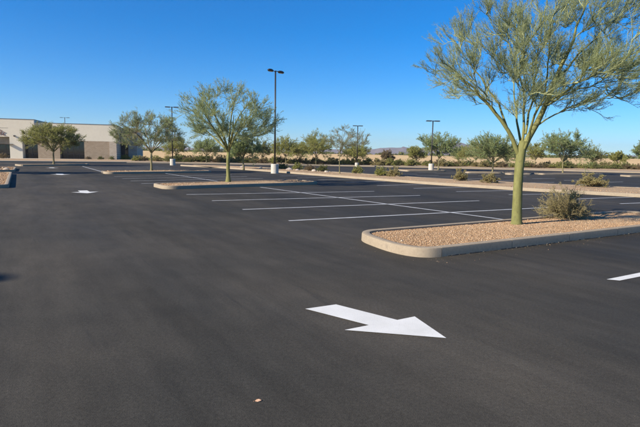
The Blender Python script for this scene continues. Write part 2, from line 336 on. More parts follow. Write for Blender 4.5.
# ------------------------------------------------------------------ ground
rs = np.random.default_rng(5)
edge = [st(-70, 76.6)[:2], st(-30, 76.6)[:2], st(14.2, 76.6)[:2], (-20, 74.6), (-10.5, 75.3), (1.4, 76.5), (16, 74.7), (28, 71.8), (40, 66), (70, 52), (120, 32)]
def edge_y(x): return np.interp(x, [e[0] for e in edge], [e[1] for e in edge])
def terrain_z(X, Y):
    d = np.hypot(X, Y); b_ = Y - edge_y(X)
    z = -.06 + np.clip((b_ - 1) / 5, 0, 1) * .20
    r = np.clip((d - 115) / 130, 0, 1); z = z + (r * r * (3 - 2 * r)) * 2.25
    f = np.clip((d - 270) / 300, 0, 1); z = z - f * 1.6
    z = z + np.where(b_ > 25, .10 * np.sin(X * .043 + 1) + .12 * np.sin(X * .017 + Y * .02), 0) * np.clip((b_ - 25) / 30, 0, 1)
    return z
rad = np.r_[0, np.geomspace(4, 9000, 150)]; ang = np.linspace(0, 2 * np.pi, 361)[:-1]
RR, AA = np.meshgrid(rad, ang, indexing='ij'); GX, GY = RR * np.sin(AA), RR * np.cos(AA); GZ = terrain_z(GX, GY)
V = np.stack([GX, GY, GZ], -1).reshape(-1, 3); i = np.arange(len(rad) - 1)[:, None]; j = np.arange(360)[None]
F = np.stack([i * 360 + j, i * 360 + (j + 1) % 360, (i + 1) * 360 + (j + 1) % 360, (i + 1) * 360 + j], -1).reshape(-1, 4)[:, ::-1]
tag(mesh_np('desert_ground', V, F, m_desert, smooth=True), kind='structure')
# asphalt sheet out to the lot edge
pts = [(x, y, 0) for x, y in edge] + [(120, -45, 0), (-110, -45, 0)]
tag(mesh_py('car_park_asphalt', pts, [tuple(range(len(pts)))[::-1]], m_asph), kind='structure')

def poly_bed(name, pts, z, m, crown=0.):
    cxy = np.mean([p[:2] for p in pts], axis=0)
    V = [(p[0], p[1], z) for p in pts] + [(cxy[0], cxy[1], z + crown)]; k = len(pts)
    return tag(mesh_py(name, V, [(i, (i + 1) % k, k) for i in range(k)], m), kind='structure')
PROF = [(0, -.03), (.006, .12), (.014, .143), (.030, .15), (.14, .15), (.15, .145), (.15, .05)]
def offset_poly(P, d, closed=True):
    P = np.array(P, float)[:, :2]; n = len(P); out = []
    for i in range(n):
        a_ = P[i - 1] if (closed or i) else P[i] * 2 - P[i + 1]; c_ = P[(i + 1) % n] if (closed or i < n - 1) else P[i] * 2 - P[i - 1]; b_ = P[i]
        t1 = unit(b_ - a_); t2 = unit(c_ - b_); n1 = np.array([-t1[1], t1[0]]); n2 = np.array([-t2[1], t2[0]]); m = unit(n1 + n2); out.append(b_ + m * d / max(m @ n1, .4))
    return np.array(out)
def kerb_run(name, P, closed=True, parent=None, z0=0., seg=None, gap=.005, wscale=1.):
    """kerb along P (interior on the left); with seg, split into pieces each ending where the index list says"""
    n = len(P); rings = [offset_poly(P, d * wscale, closed) for d, z in PROF]
    K = len(PROF)
    def piece(ids, cap=True):
        V = []; F = []
        for i in ids:
            for r, (d, z) in zip(rings, PROF): V.append((*r[i], z + z0))
        m = len(ids)
        for a_ in range(m - 1):
            for k in range(K - 1): F.append((a_*K+k, (a_+1)*K+k, (a_+1)*K+k+1, a_*K+k+1))
        if cap: F.append(tuple(range(K))); F.append(tuple((m-1)*K+k for k in range(K))[::-1])
        return V, F
    if seg is None:
        ids = list(range(n)) + ([0] if closed else []); V, F = piece(ids, not closed); return mesh_py(name, V, F, m_kerb, parent)
    objs = []
    for a_, b_ in seg:
        ids = [i % n for i in range(a_, b_ + 1)]; V, F = piece(ids); V = [Vector(v) for v in V]
        d0 = (V[K] - V[0]).normalized() * gap; d1 = (V[-2 * K] - V[-K]).normalized() * gap   # open a joint at both ends
        for k in range(K): V[k] = V[k] + d0; V[-1 - k] = V[-1 - k] + d1
        objs.append(mesh_py(name, V, F, m_kerb, parent))
    return objs
def densify(P, step):
    out = []; n = len(P)
    for i in range(n):
        a_ = np.array(P[i][:2]); b_ = np.array(P[(i + 1) % n][:2]); k = max(1, int(np.linalg.norm(b_ - a_) / step))
        out += [tuple(a_ + (b_ - a_) * q / k) for q in range(k)]
    return out
def arc(cx, cy, r, a0, a1, n):
    return [(cx + r * math.cos(R(a0 + (a1 - a0) * k / n)), cy + r * math.sin(R(a0 + (a1 - a0) * k / n))) for k in range(n + 1)]
def in_poly(x, y, P):
    r = np.zeros(len(x), bool); n = len(P)
    for i in range(n):
        x0, y0 = P[i][:2]; x1, y1 = P[(i + 1) % n][:2]
        c_ = ((y0 > y) != (y1 > y)) & (x < (x1 - x0) * (y - y0) / (y1 - y0 + 1e-12) + x0); r ^= c_
    return r
OCT = np.array([(1, 0, 0), (0, 1, 0), (-1, 0, 0), (0, -1, 0), (0, 0, 1), (0, 0, -1)], float); OF = np.array([(0, 1, 4), (1, 2, 4), (2, 3, 4), (3, 0, 4), (1, 0, 5), (2, 1, 5), (3, 2, 5), (0, 3, 5)])
def stones(name, P, count, size, zf, seed, label):
    rng = np.random.default_rng(seed); P = np.array([p[:2] for p in P]); lo, hi = P.min(0), P.max(0)
    x = rng.uniform(lo[0], hi[0], count * 4); y = rng.uniform(lo[1], hi[1], count * 4); k = in_poly(x, y, P); x, y = x[k][:count], y[k][:count]; n = len(x)
    s = size * rng.lognormal(0, .35, n); sc3 = s[:, None] * rng.uniform(.6, 1.2, (n, 3)) * np.array([1, 1, .75])
    q = unit(rng.normal(size=(n, 4))); a_, b_, c_, d_ = q.T
    M = np.stack([np.stack([1-2*(c_*c_+d_*d_), 2*(b_*c_-a_*d_), 2*(b_*d_+a_*c_)], -1), np.stack([2*(b_*c_+a_*d_), 1-2*(b_*b_+d_*d_), 2*(c_*d_-a_*b_)], -1), np.stack([2*(b_*d_-a_*c_), 2*(c_*d_+a_*b_), 1-2*(b_*b_+c_*c_)], -1)], 1)
    v = (OCT[None] + rng.normal(size=(n, 6, 3)) * .18) * sc3[:, None]; v = np.einsum('nij,nkj->nki', M, v) + np.stack([x, y, zf(x, y) + s * .15], -1)[:, None]
    F = (OF[None] + (np.arange(n) * 6)[:, None, None]).reshape(-1, 3)
    return tag(mesh_np(name, v.reshape(-1, 3), F, m_stone), label, 'gravel', kind='stuff')

def sprinkle(name, label, regions, seed, size, m):
    rng = np.random.default_rng(seed); xs, ys = [], []
    for (s0, s1, t0, t1, cnt) in regions:
        a_ = rng.uniform(s0, s1, cnt); b_ = t0 + (t1 - t0) * rng.random(cnt) ** 2; xs.append(a_ * CS - b_ * SN); ys.append(a_ * SN + b_ * CS)
    x, y = np.concatenate(xs), np.concatenate(ys); n_ = len(x); q = size * rng.lognormal(0, .4, n_)
    v = (OCT[None] + rng.normal(size=(n_, 6, 3)) * .2) * (q[:, None] * rng.uniform(.6, 1.3, (n_, 3)) * np.array([1, 1, .6]))[:, None] + np.stack([x, y, q * .35], 1)[:, None]
    return tag(mesh_np(name, v.reshape(-1, 3), (OF[None] + (np.arange(n_) * 6)[:, None, None]).reshape(-1, 3), m), label, 'gravel', kind='stuff')
sprinkle('loose_grit', 'fine tan grit gathered on the asphalt along the nearest kerb', [(5.3, 14, 5.63, 5.2, 260), (4.6, 5.15, 7.0, 5.6, 30)], 21, .0028, m_stone)
# --- island nearest the camera (grid coordinates, interior on the left = counter-clockwise)
def quad(a_, b_, c_, n):
    return [((1-t)**2*a_[0] + 2*t*(1-t)*b_[0] + t*t*c_[0], (1-t)**2*a_[1] + 2*t*(1-t)*b_[1] + t*t*c_[1]) for t in [k / n for k in range(n + 1)]]
front = [(5.72 + 8.4 * k / 5, 5.66) for k in range(6)]
endr = arc(14.2, 6.71, 1.05, -84, 84, 14)
backl = [(14.1 - 8.05 * k / 5, 7.76) for k in range(6)]
nose = quad((5.98, 7.76), (5.50, 7.76), (5.36, 7.15), 10) + quad((5.31, 6.9), (5.06, 5.70), (5.66, 5.665), 14)
isl = [st(*p)[:2] for p in front + endr + backl + nose]
ik = empty('island_kerb', (0, 0, 0), None, None); ik['kind'] = 'structure'
nI = len(isl); f0 = 0
nb = 6 + len(endr); segs = [(0, 1), (1, 2), (2, 3), (3, 4), (4, 5), (5, nb)] + [(nb + k, nb + k + 1) for k in range(5)] + [(nb + 5, nI)]
KP = kerb_run('kerb_piece', isl, True, ik, seg=segs)
for o_ in KP:
    for p_ in o_.data.polygons: p_.use_smooth = True
    o_.data.set_sharp_from_angle(angle=R(28))
inn = offset_poly(isl, .149)
tag(poly_bed('island_gravel_bed', [tuple(p) for p in inn], .105, m_bed, .05), kind='structure')
ic = np.mean(inn, axis=0)
def crown_z(x, y):
    u = (x - ic[0]) * CS + (y - ic[1]) * SN; v_ = -(x - ic[0]) * SN + (y - ic[1]) * CS
    return .108 + .045 * np.clip(1 - np.maximum(np.abs(u) / 4.6, np.abs(v_) / .9), 0, 1)
stones('island_gravel', inn, 80000, .0068, crown_z, 11, 'tan and rust coloured gravel filling the island nearest the camera')
# thin broken dark crust at the foot of the long front kerb
rc = np.random.default_rng(3); mb = MB()
s_ = 5.85
while s_ < 14:
    L_ = rc.uniform(.05, .30); wv = rc.uniform(.006, .016); p = [st(s_, 5.66 - wv), st(s_ + L_, 5.66 - wv * rc.uniform(.4, 1)), st(s_ + L_, 5.666), st(s_, 5.666)]
    h = rc.uniform(.006, .016); mb.add([(q[0], q[1], .001) for q in p] + [(q[0], q[1], h) for q in p], [(4, 5, 6, 7), (0, 1, 5, 4), (1, 2, 6, 5), (3, 0, 4, 7)]); s_ += L_ + rc.uniform(.0, .12)
tag(mb.build('kerb_foot_crust', m_kerb_foot), 'ragged dark crust along the foot of the nearest kerb', 'sealer crust', kind='stuff')

def island(name, P, bed=True, nst=0, ssize=.03, seed=1, crown=.04, rocks=''):
    P = densify(P, 1.2) if len(P) < 12 else P
    k = tag(soften(kerb_run(name + '_kerb', P)), kind='structure'); q = offset_poly(P, .149)
    poly_bed(name + '_bed', [tuple(p) for p in q], .11, m_bed, crown)
    if nst: stones(name + '_gravel', q, nst, ssize, lambda x, y: x * 0 + .115, seed, rocks)
    return q
def soften(o):   # smooth round the bends, keep the profile edges crisp
    me = o.data
    for p in me.polygons: p.use_smooth = True
    me.set_sharp_from_angle(angle=R(28))
    return o
def rounded(corners, r=.6, n=5):
    out = []; m = len(corners)
    for i in range(m):
        a_, b_, c_ = (np.array(corners[k % m], float) for k in (i - 1, i, i + 1)); u1 = unit(a_ - b_); u2 = unit(c_ - b_)
        p0, p1 = b_ + u1 * r, b_ + u2 * r
        for k in range(n + 1):
            t = k / n; out.append(tuple((1 - t) ** 2 * p0 + 2 * t * (1 - t) * b_ + t * t * p1))
    return out
G = lambda L: [st(*p)[:2] for p in L]
island('second_island', rounded(G([(5.5, 21.65), (14.2, 23.15), (14.2, 25.9), (5.5, 24.1)]), .7), nst=15000, ssize=.014, seed=2, rocks='tan gravel on the second island from the camera')
island('third_island', rounded(G([(5.6, 37.75), (14.2, 40.1), (14.2, 43.3), (5.6, 40.6)]), .8), nst=8000, ssize=.02, seed=3, rocks='tan gravel on the third island from the camera')
island('lane_end_island', rounded(G([(.8, 57.6), (7.6, 62.4), (7.6, 64.6), (.2, 60.3)]), .8), nst=0)
island('left_island', rounded(G([(-3.6, 24.2), (-.12, 24.2), (.05, 38.6), (-3.6, 38.6)]), .55), nst=14000, ssize=.018, seed=4, rocks='grey and pink gravel on the long island at the left edge')
island('left_far_island', rounded(G([(-3.6, 42.2), (.2, 42.4), (.4, 50.2), (-3.6, 50.2)]), .7), nst=2500, ssize=.04, seed=6, rocks='gravel on the far left island beyond the shaded lane')
med_front = [(-16.9, 61.0), (-16.2, 60.0), (-12.2, 56.2), (-8.2, 51.0), (-4.0, 44.8), (1.4, 36.4), (6.1, 29.2), (9.7, 25.0), (13.8, 21.6), (18.5, 18.2), (28, 11.6)]
med_back = [(31, 14.8), (22.5, 22.4), (17.0, 27.0), (12.0, 30.3), (7.4, 35.2), (2.6, 42.6), (-2.2, 50), (-6.5, 56), (-11.5, 60.3), (-15.6, 62.2)]
med = densify(med_front + med_back, 2.5); island('median', med, nst=14000, ssize=.02, seed=7, rocks='reddish tan gravel on the long planted median')
for nm, P in (('far_lamp_island', [(9.2, 54.3), (14.2, 56.9), (13.2, 59.2), (8.6, 57.9)]), ('far_tree_island', [(15.0, 51.9), (20.6, 53.2), (20.2, 54.7), (15.2, 54.0)]), ('far_right_island', [(22.4, 51.2), (31.0, 55.2), (30.2, 56.9), (22.2, 53.0)]), ('far_edge_island', [(29.9, 49.1), (42, 54.4), (42, 56.2), (30, 51)]), ('far_middle_island', [(18.3, 49.1), (20.9, 49.9), (20.8, 51.2), (18.2, 50.4)])):
    island(nm, rounded(P, .45), crown=.03)
# kerb and verge along the far edge
ek = [tuple(p) for p in edge[::-1]]; ek = ek[1:-1]
dd = []
for a_, b_ in zip(ek[:-1], ek[1:]):
    k = max(1, int(math.dist(a_, b_) / 4)); dd += [tuple(np.array(a_) + (np.array(b_) - np.array(a_)) * q / k) for q in range(k)]
dd.append(ek[-1])
dd2 = dd[::-1]
tag(kerb_run('far_kerb', dd2, closed=False), kind='structure')
def band(name, line, d0, d1, z, m, crown=0.):
    A, B = offset_poly(line, d0, False), offset_poly(line, d1, False); k = len(A)
    V = [(*p, z) for p in A] + [(*p, z + crown) for p in B]; return tag(mesh_py(name, V, [(i, i + 1, k + i + 1, k + i) for i in range(k - 1)], m), kind='structure')
band('verge_gravel', dd2, .149, 2.0, .12, m_bed)
band('far_pavement', dd2, 2.0, 3.6, .14, m_walk)
band('verge_gravel_back', dd2, 3.6, 16, .135, m_bed, .1)

# ------------------------------------------------------------------ painted markings
def marking(name, pts, z=.004, m=m_paint, world=False):
    P = pts if world else [st(*p)[:2] for p in pts]
    A = sum(P[i][0] * P[(i+1) % len(P)][1] - P[(i+1) % len(P)][0] * P[i][1] for i in range(len(P)))
    if A < 0: P = P[::-1]
    return tag(mesh_py(name, [(*p, z) for p in P], [tuple(range(len(P)))], m), kind='structure')
def line(s0, t0, s1, t1, wd=.1, z=.004, m=None):
    d = unit(np.array([s1 - s0, t1 - t0])) ; nn = np.array([-d[1], d[0]]) * wd / 2; a_, b_ = np.array([s0, t0]), np.array([s1, t1])
    return marking('stall_line', [tuple(a_ + nn), tuple(b_ + nn), tuple(b_ - nn), tuple(a_ - nn)], z, m or m_paint2)
for l in [(5.56, 10.50, 15.2, 10.05), (5.51, 13.19, 14.62, 12.72), (5.62, 16.05, 14.2, 15.42), (5.59, 18.80, 13.8, 17.95),
          (5.5, 26.1, 14, 27.5), (5.5, 28.7, 14, 30.1), (5.55, 31.4, 14, 32.7), (5.55, 34.1, 14, 35.6)]: line(*l)
line(10.72, 7.76, 10.05, 21.9, z=.008); line(9.9, 24.9, 9.9, 38.6, z=.008); line(6.0, 42.2, 6.3, 57.5, z=.008)
for k in range(5): line(6.0, 44.6 + 2.75 * k, 14, 46.6 + 2.75 * k)
for l in [(16.9, 24.75, 20.0, 24.9), (16.7, 21.5, 20.4, 21.7), (17.1, 19.05, 20.9, 18.9), (17.5, 16.6, 21.2, 16.3), (18.4, 14.4, 22.2, 13.8), (18.6, 11.9, 23.2, 11.5), (18.8, 9.9, 24.5, 9.2), (16.7, 27.6, 19.9, 27.8), (16.7, 30.4, 19.9, 30.6), (16.8, 33.2, 19.8, 33.4)]: line(*l)
for k in range(9): line(27.5 + .6 * (k % 2), 13 + 2.75 * k, 31.8, 13 + 2.75 * k)
for k in range(12): line(35.6, 12 + 2.75 * k, 38.6, 12 + 2.75 * k)
def big_arrow(tip, z=.006):   # polygon in grid coordinates, drawn as it lies on the asphalt
    base = [(3.14, 3.01), (2.48, 3.60), (2.75, 3.60), (2.48, 4.31), (2.84, 4.29), (3.08, 3.59), (3.30, 3.59)]
    return marking('lane_arrow', [(p[0] - 3.14 + tip[0], p[1] - 3.01 + tip[1]) for p in base], z)
big_arrow((3.14, 3.01))
def lane_arrow(cs, ct, sc_=1.):   # the arrows farther down the lane, pointing toward the camera
    base = [(0, -.75), (-.48, -.05), (-.17, -.05), (-.17, .75), (.17, .75), (.17, -.05), (.48, -.05)]
    return marking('lane_arrow', [(cs + p[0] * sc_, ct + p[1] * sc_) for p in base], .006)
lane_arrow(2.38, 21.25, 1.0); lane_arrow(2.78, 37.8, 1.3); lane_arrow(3.2, 52.3, 1.2)
marking('lane_arrow', [(6.59, 3.56), (6.68, 3.44), (8.2, 3.42), (8.2, 3.28), (8.95, 3.52), (8.2, 3.76), (8.2, 3.56)], .006)

# ------------------------------------------------------------------ mountains
def ridge(name, d, prof, seed, thick=500):
    rng = np.random.default_rng(seed); az = np.array([p[0] for p in prof], float); hh = np.array([p[1] for p in prof], float)
    A = np.radians(np.linspace(az[0], az[-1], 420)); H = np.interp(np.degrees(A), az, hh); k = np.arange(len(A))
    nz = sum(np.sin(k * f + rng.uniform(0, 6)) * a2 for f, a2 in ((.11, .07), (.23, .06), (.41, .05), (.83, .035), (1.7, .02))); H = H * (1 + nz)
    rows = np.linspace(-1, 1, 17); V = []
    for q, r in enumerate(rows):
        sh = (1 - abs(r)) ** .8; rough = 1 + rng.normal(size=len(A)) * .10 * (abs(r) > .01); hrow = H * sh * rough - 3 * (abs(r) > .99)
        off = r * thick + np.sin(k * .3 + q) * 40 * (1 - abs(r)); V.append(np.stack([(d + off) * np.sin(A), (d + off) * np.cos(A), hrow + 1], 1))
    n_ = len(A); V = np.concatenate(V); i = np.arange(16)[:, None] * n_; j = np.arange(n_ - 1)[None]
    F = np.stack([i + j, i + j + 1, i + n_ + j + 1, i + n_ + j], -1).reshape(-1, 4)
    return tag(mesh_np(name, V, F, m_mtn, smooth=False), kind='structure')
ridge('mountains', 3600, [(-75, 0), (-50, 6), (-25, 30), (-14, 42), (-8, 24), (-3, 40), (3, 48), (5.5, 62), (7.5, 70), (9, 60), (11, 54), (13.3, 80), (15.2, 98), (17, 84), (19, 66), (22, 40), (26, 30), (29, 34), (31, 30), (36, 26), (50, 20), (75, 0)], 4)

# ------------------------------------------------------------------ haze
# (one closed box of very thin even air round the camera and everything built)
hb = MB().box(-4600, 4600, -200, 4500, -4, 140).build('haze', bpy.data.materials.new('haze_air')); tag(hb, 'thin desert haze over the whole valley', 'haze', kind='stuff')
hm = hb.data.materials[0]; hm.use_nodes = True; hn = hm.node_tree; hn.nodes.remove(hn.nodes['Principled BSDF'])
pv = N(hn, 'ShaderNodeVolumePrincipled'); pv.inputs['Color'].default_value = (.86, .92, 1, 1); pv.inputs['Density'].default_value = .00014; pv.inputs['Anisotropy'].default_value = .2
hn.links.new(pv.outputs[0], hn.nodes['Material Output'].inputs['Volume'])

# ------------------------------------------------------------------ building
m_cream, n, b = mat('cream_wall_panel', .9, .25); v = coords(n)
c = ramp(n, noise(n, v, .25, 5), [(.3, (.66, .60, .46)), (.7, (.73, .67, .53))]); c = mix(n, .3, c, ramp(n, noise(n, v, 2.5, 6, .7), [(.3, (.62, .555, .43)), (.7, (.76, .70, .56))])); n.links.new(c, b.inputs['Base Color']); bump(n, b, noise(n, v, 30, 4), .3, .01)
def block_mat(name, c0, c1, cm):
    m, n, b = mat(name, .9, .2); v = coords(n)
    sw = n.nodes.new('ShaderNodeSeparateXYZ'); n.links.new(v, sw.inputs[0]); cb = n.nodes.new('ShaderNodeCombineXYZ'); n.links.new(sw.outputs[0], cb.inputs[0]); n.links.new(sw.outputs[2], cb.inputs[1])
    br = N(n, 'ShaderNodeTexBrick', Scale=1.); br.inputs['Color1'].default_value = (*c0, 1); br.inputs['Color2'].default_value = (*c1, 1); br.inputs['Mortar'].default_value = (*cm, 1)
    br.inputs['Brick Width'].default_value = .4; br.inputs['Row Height'].default_value = .2; br.inputs['Mortar Size'].default_value = .012; n.links.new(cb.outputs[0], br.inputs['Vector'])
    c = mix(n, .35, br.outputs[0], ramp(n, noise(n, v, 4, 6, .7), [(.3, c0), (.7, c1)])); n.links.new(c, b.inputs['Base Color']); bump(n, b, noise(n, v, 40, 4), .6, .02); return m
m_block = block_mat('brown_masonry', (.31, .235, .155), (.40, .315, .22), (.22, .175, .12))
m_block2 = block_mat('tan_masonry', (.42, .345, .255), (.52, .44, .34), (.30, .25, .19))
m_glass, n, b = mat('dark_window_glass', .06, .6); b.inputs['Base Color'].default_value = (.012, .015, .018, 1)
m_frame = simple('bronze_frame', (.05, .043, .038), (.08, .07, .06), 5, .5)
m_soffit = simple('soffit_paint', (.20, .18, .14), (.26, .235, .19), 2, .9)
m_roof = simple('roof_membrane', (.5, .48, .44), (.6, .58, .54), 1, .9)
m_sign = simple('rust_sign_letter', (.13, .045, .035), (.19, .07, .05), 3, .5)
bld = empty('office_building', (-37.4, 93.0, 0), 'long low cream office building with dark glass bays and brown masonry panels', 'building', rz=R(16))
def bx(name, m, u0, u1, d0, d1, z0, z1, parent=None):   # u metres left of the corner, d metres back from the facade
    return MB().box(-u1, -u0, d0, d1, z0, z1).build(name, m, parent or bld)
GZ0 = .0
bx('upper_wall', m_cream, 0, 13.25, 0, 26, 3.4, 6.38); bx('wall_cap', m_frame, -.04, 13.08, -.05, 26.05, 6.38, 6.44)
bx('upper_wall', m_cream, 13.25, 52, -.45, 26, 3.82, 6.86); bx('wall_cap', m_frame, 13.2, 52.05, -.5, 26.05, 6.86, 6.92)
bx('wall', m_block2, 0, 1.2, -.10, 26, GZ0, 3.4); bx('wall', m_block, 1.2, 5.4, -.04, 26, GZ0, 3.4); bx('wall', m_block, 9.4, 12.9, -.04, 26, GZ0, 3.4)
bx('wall', m_cream, 15.2, 17.15, -.45, 26, GZ0, 3.82); bx('wall', m_cream, 24.0, 26, -.45, 26, GZ0, 3.82); bx('wall', m_block, 26, 52, -.3, 26, GZ0, 3.82)
bx('panel_joint', m_soffit, 17.3, 18.9, -.462, -.45, 5.28, 5.33); bx('panel_joint', m_soffit, 19.6, 23.8, -.462, -.45, 5.28, 5.33)
def glazed(u0, u1, z1, d, k, rail=(1.0,), soff=None):
    f = MB(); t = .09; z0 = GZ0 + .12
    for q in range(k + 1):
        x = -u1 + (u1 - u0 - t) * q / k; f.box(x, x + t, d - .06, d + .06, z0, z1)
    for z in (z0, z1 - t): f.box(-u1 + t, -u0 - t, d - .05, d + .05, z, z + t)
    for z in rail: f.box(-u1 + t, -u0 - t, d - .045, d + .045, z, z + t)
    wn = f.build('window', m_frame, bld)
    for q in range(k):
        x0 = -u1 + (u1 - u0 - t) * q / k + t; x1 = -u1 + (u1 - u0 - t) * (q + 1) / k
        MB().box(x0, x1, d - .01, d + .01, z0 + t, z1 - t).build('pane', m_glass, wn)
    bx('sill', m_walk, u0, u1, d - .12, d + .2, GZ0, z0)
    bx('back_wall', m_soffit, u0, u1, d + .3, 26, GZ0, z1)
glazed(5.4, 9.4, 3.4, 1.3, 4, (1.0,)); glazed(12.9, 15.2, 3.82, 1.3, 2, (1.0,)); glazed(17.15, 24.0, 2.6, 1.6, 6, (1.0,))
bx('soffit', m_soffit, 17.15, 24, .4, 26, 2.6, 3.82)
MB().box(-16.5, -16.2, -.60, -.45, 3.88, 4.1, .02).build('wall_lamp', m_frame, bld)
MB().box(-17.6, -16.6, -.95, -.46, 2.52, 2.60, .01).build('canopy', m_frame, bld)
# tail end of the raised lettering at the left edge of the picture
sg = empty('wall_lettering', (0, 0, 0), 'rust brown raised script lettering on the cream wall at the left edge', 'sign')
S_ = [[(18.75, 4.95), (18.5, 4.98), (18.25, 4.85), (18.15, 4.7)], [(18.7, 4.15), (18.4, 4.35), (18.2, 4.55), (18.35, 4.72), (18.55, 4.55), (18.3, 4.2), (18.0, 4.05)], [(17.75, 4.6), (17.95, 4.5), (18.05, 4.3), (17.95, 4.12), (17.7, 4.03)], [(19.6, 4.1), (19.35, 4.5), (19.1, 4.9), (19.0, 4.4), (18.95, 4.1)], [(20.4, 4.15), (20.6, 4.45), (20.3, 4.6), (20.05, 4.4), (20.1, 4.15), (20.3, 4.08)]]
rb = Matrix.Translation((-37.4, 93.0, 0)) @ Matrix.Rotation(R(16), 4, 'Z')
sg.matrix_world = rb
for s2 in S_: MB().tube([(-u, -.50, z) for u, z in s2], .042, 6).build('letter', m_sign, sg)
# set-back wing right of the corner
m_wing = simple('grey_brown_wall', (.30, .27, .22), (.38, .34, .28), 1.5, .9)
bx('rear_wall', m_wing, -3.05, 0, 7.0, 26, 3.3, 6.3); bx('rear_wall', m_wing, -3.05, -1.45, 7.0, 26, GZ0, 3.3); bx('back_wall', m_soffit, -1.45, 0, 8, 26, GZ0, 3.3)
glazed(-1.45, 0, 3.3, 7.6, 2)
bx('roof', m_roof, 0, 13.2, .1, 25.9, 6.30, 6.36)
bx('plinth_walk', m_walk, -4, 60, -4.5, 0.0, -.1, .16)

# ------------------------------------------------------------------ lamp posts
m_pole = simple('dark_bronze_paint', (.022, .019, .016), (.034, .029, .025), 6, .45, kind='Object')
m_base, n, b = mat('precast_concrete', .9, .3); v = coords(n)
c = ramp(n, noise(n, v, 3, 6, .65), [(.3, (.42, .385, .32)), (.7, (.56, .52, .45))]); n.links.new(c, b.inputs['Base Color']); bump(n, b, noise(n, v, 50, 4), .4, .005)
m_lens = simple('lamp_lens', (.45, .47, .45), (.5, .52, .5), 3, .25)
def lamp(name, loc, label, h, heads, base_h=.75, base_r=.30, rz=0, style='oval'):
    r = empty(name, loc, label, 'lamp post', 'car park lamp posts', rz)
    if base_h > 0: MB().lathe([(base_r, -.05), (base_r, base_h - .04), (base_r - .012, base_h - .012), (base_r - .04, base_h)], 28).build('concrete_base', m_base, r, False)
    bp = MB().box(-.16, .16, -.16, .16, base_h, base_h + .025)
    for sx in (-1, 1):
        for sy in (-1, 1): bp.lathe([(.014, base_h + .025), (.014, base_h + .08)], 6, sx * .12, sy * .12)
    bp.build('base_plate', m_pole, r)
    MB().lathe([(.075, base_h + .025), (.068, h * .5), (.062, h)], 12).build('pole', m_pole, r, True)
    for (ax, ay, dz) in heads:
        hd = MB(); L_ = math.hypot(ax, ay); ux, uy = ax / L_, ay / L_
        z = h - .12 + dz
        if style == 'oval':
            V = []; prof = [(.0, .02), (.75, -.02), (1, .05), (.93, .11), (.55, .17), (0.0, .19)]
            n_ = 20; F = []
            for pr, pz in prof:
                for k in range(n_):
                    t = 2 * math.pi * k / n_; a_ = .36 * pr * math.cos(t); c_ = .19 * pr * math.sin(t)
                    V.append((ux * (L_ + a_) - uy * c_, uy * (L_ + a_) + ux * c_, z + pz))
            for q in range(len(prof) - 1):
                for k in range(n_): F.append((q*n_+k, q*n_+(k+1) % n_, (q+1)*n_+(k+1) % n_, (q+1)*n_+k))
            hd.add(V, F)
        else:
            V = []
            for zz, d_ in ((0, .02), (.02, 0), (.07, 0), (.10, .03)):
                for sa, sb in ((-1, -1), (1, -1), (1, 1), (-1, 1)):
                    a_ = (.30 - d_) * sa; c_ = (.19 - d_) * sb; V.append((ux * (L_ + a_) - uy * c_, uy * (L_ + a_) + ux * c_, z + .02 + zz))
            F = [(3, 2, 1, 0), (12, 13, 14, 15)]
            for q in range(3):
                for k in range(4): F.append((q*4+k, q*4+(k+1) % 4, q*4+4+(k+1) % 4, q*4+4+k))
            hd.add(V, F)
        ho = hd.build('lamp_head', m_pole, r, style == 'oval')
        ln = MB(); V = [(ux * (L_ + sa * .2) - uy * sb * .1, uy * (L_ + sa * .2) + ux * sb * .1, z - .022 if style == 'oval' else z + .012) for sa, sb in ((-1, -1), (1, -1), (1, 1), (-1, 1))]
        ln.add(V + [(x, y, q + .015) for x, y, q in V], [(3, 2, 1, 0), (0, 1, 5, 4), (1, 2, 6, 5), (2, 3, 7, 6), (3, 0, 4, 7), (4, 5, 6, 7)]).build('lens', m_lens, ho)
        MB().tube([(0, 0, z + .05), (ux * (L_ - .28), uy * (L_ - .28), z + .09)], .03, 8).build('arm', m_pole, r, True)
    return r
lamp('lamp_post', st(18.75, 38.0), 'tallest lamp post with two oval heads beside the planted median', 8.35, [(.40, .55, .02), (-.34, -.60, -.02)], .78, .32)
lamp('lamp_post', st(17.4, 64.2), 'thin dark lamp post behind the third tree with a white concrete base', 7.25, [(.5, .1, 0), (-.5, -.1, 0)], .8, .33, style='flat')
lamp('lamp_post', (12.48, 57.4, .1), 'lamp post with flat twin heads in front of the grey green tree', 5.55, [(.46, .05, 0), (-.46, -.05, 0)], .75, .30, style='flat')
lamp('lamp_post', (5.25, 74.0, 0), 'short lamp post standing among the middle background trees', 5.95, [(.42, .05, 0), (-.42, -.05, 0)], .6, .28, style='flat')
lamp('lamp_post', (-61.2, 122, 0), 'lamp post whose twin head shows above the cream building roof', 9.5, [(.75, .1, 0), (-.75, -.1, 0)], .8, .33, style='flat')
lamp('lamp_post', st(-15.1, 8.02), 'lamp post outside the left edge that shades the near lane', 8.1, [(.40, -.22, 0), (-.40, .22, 0)], .78, .32)

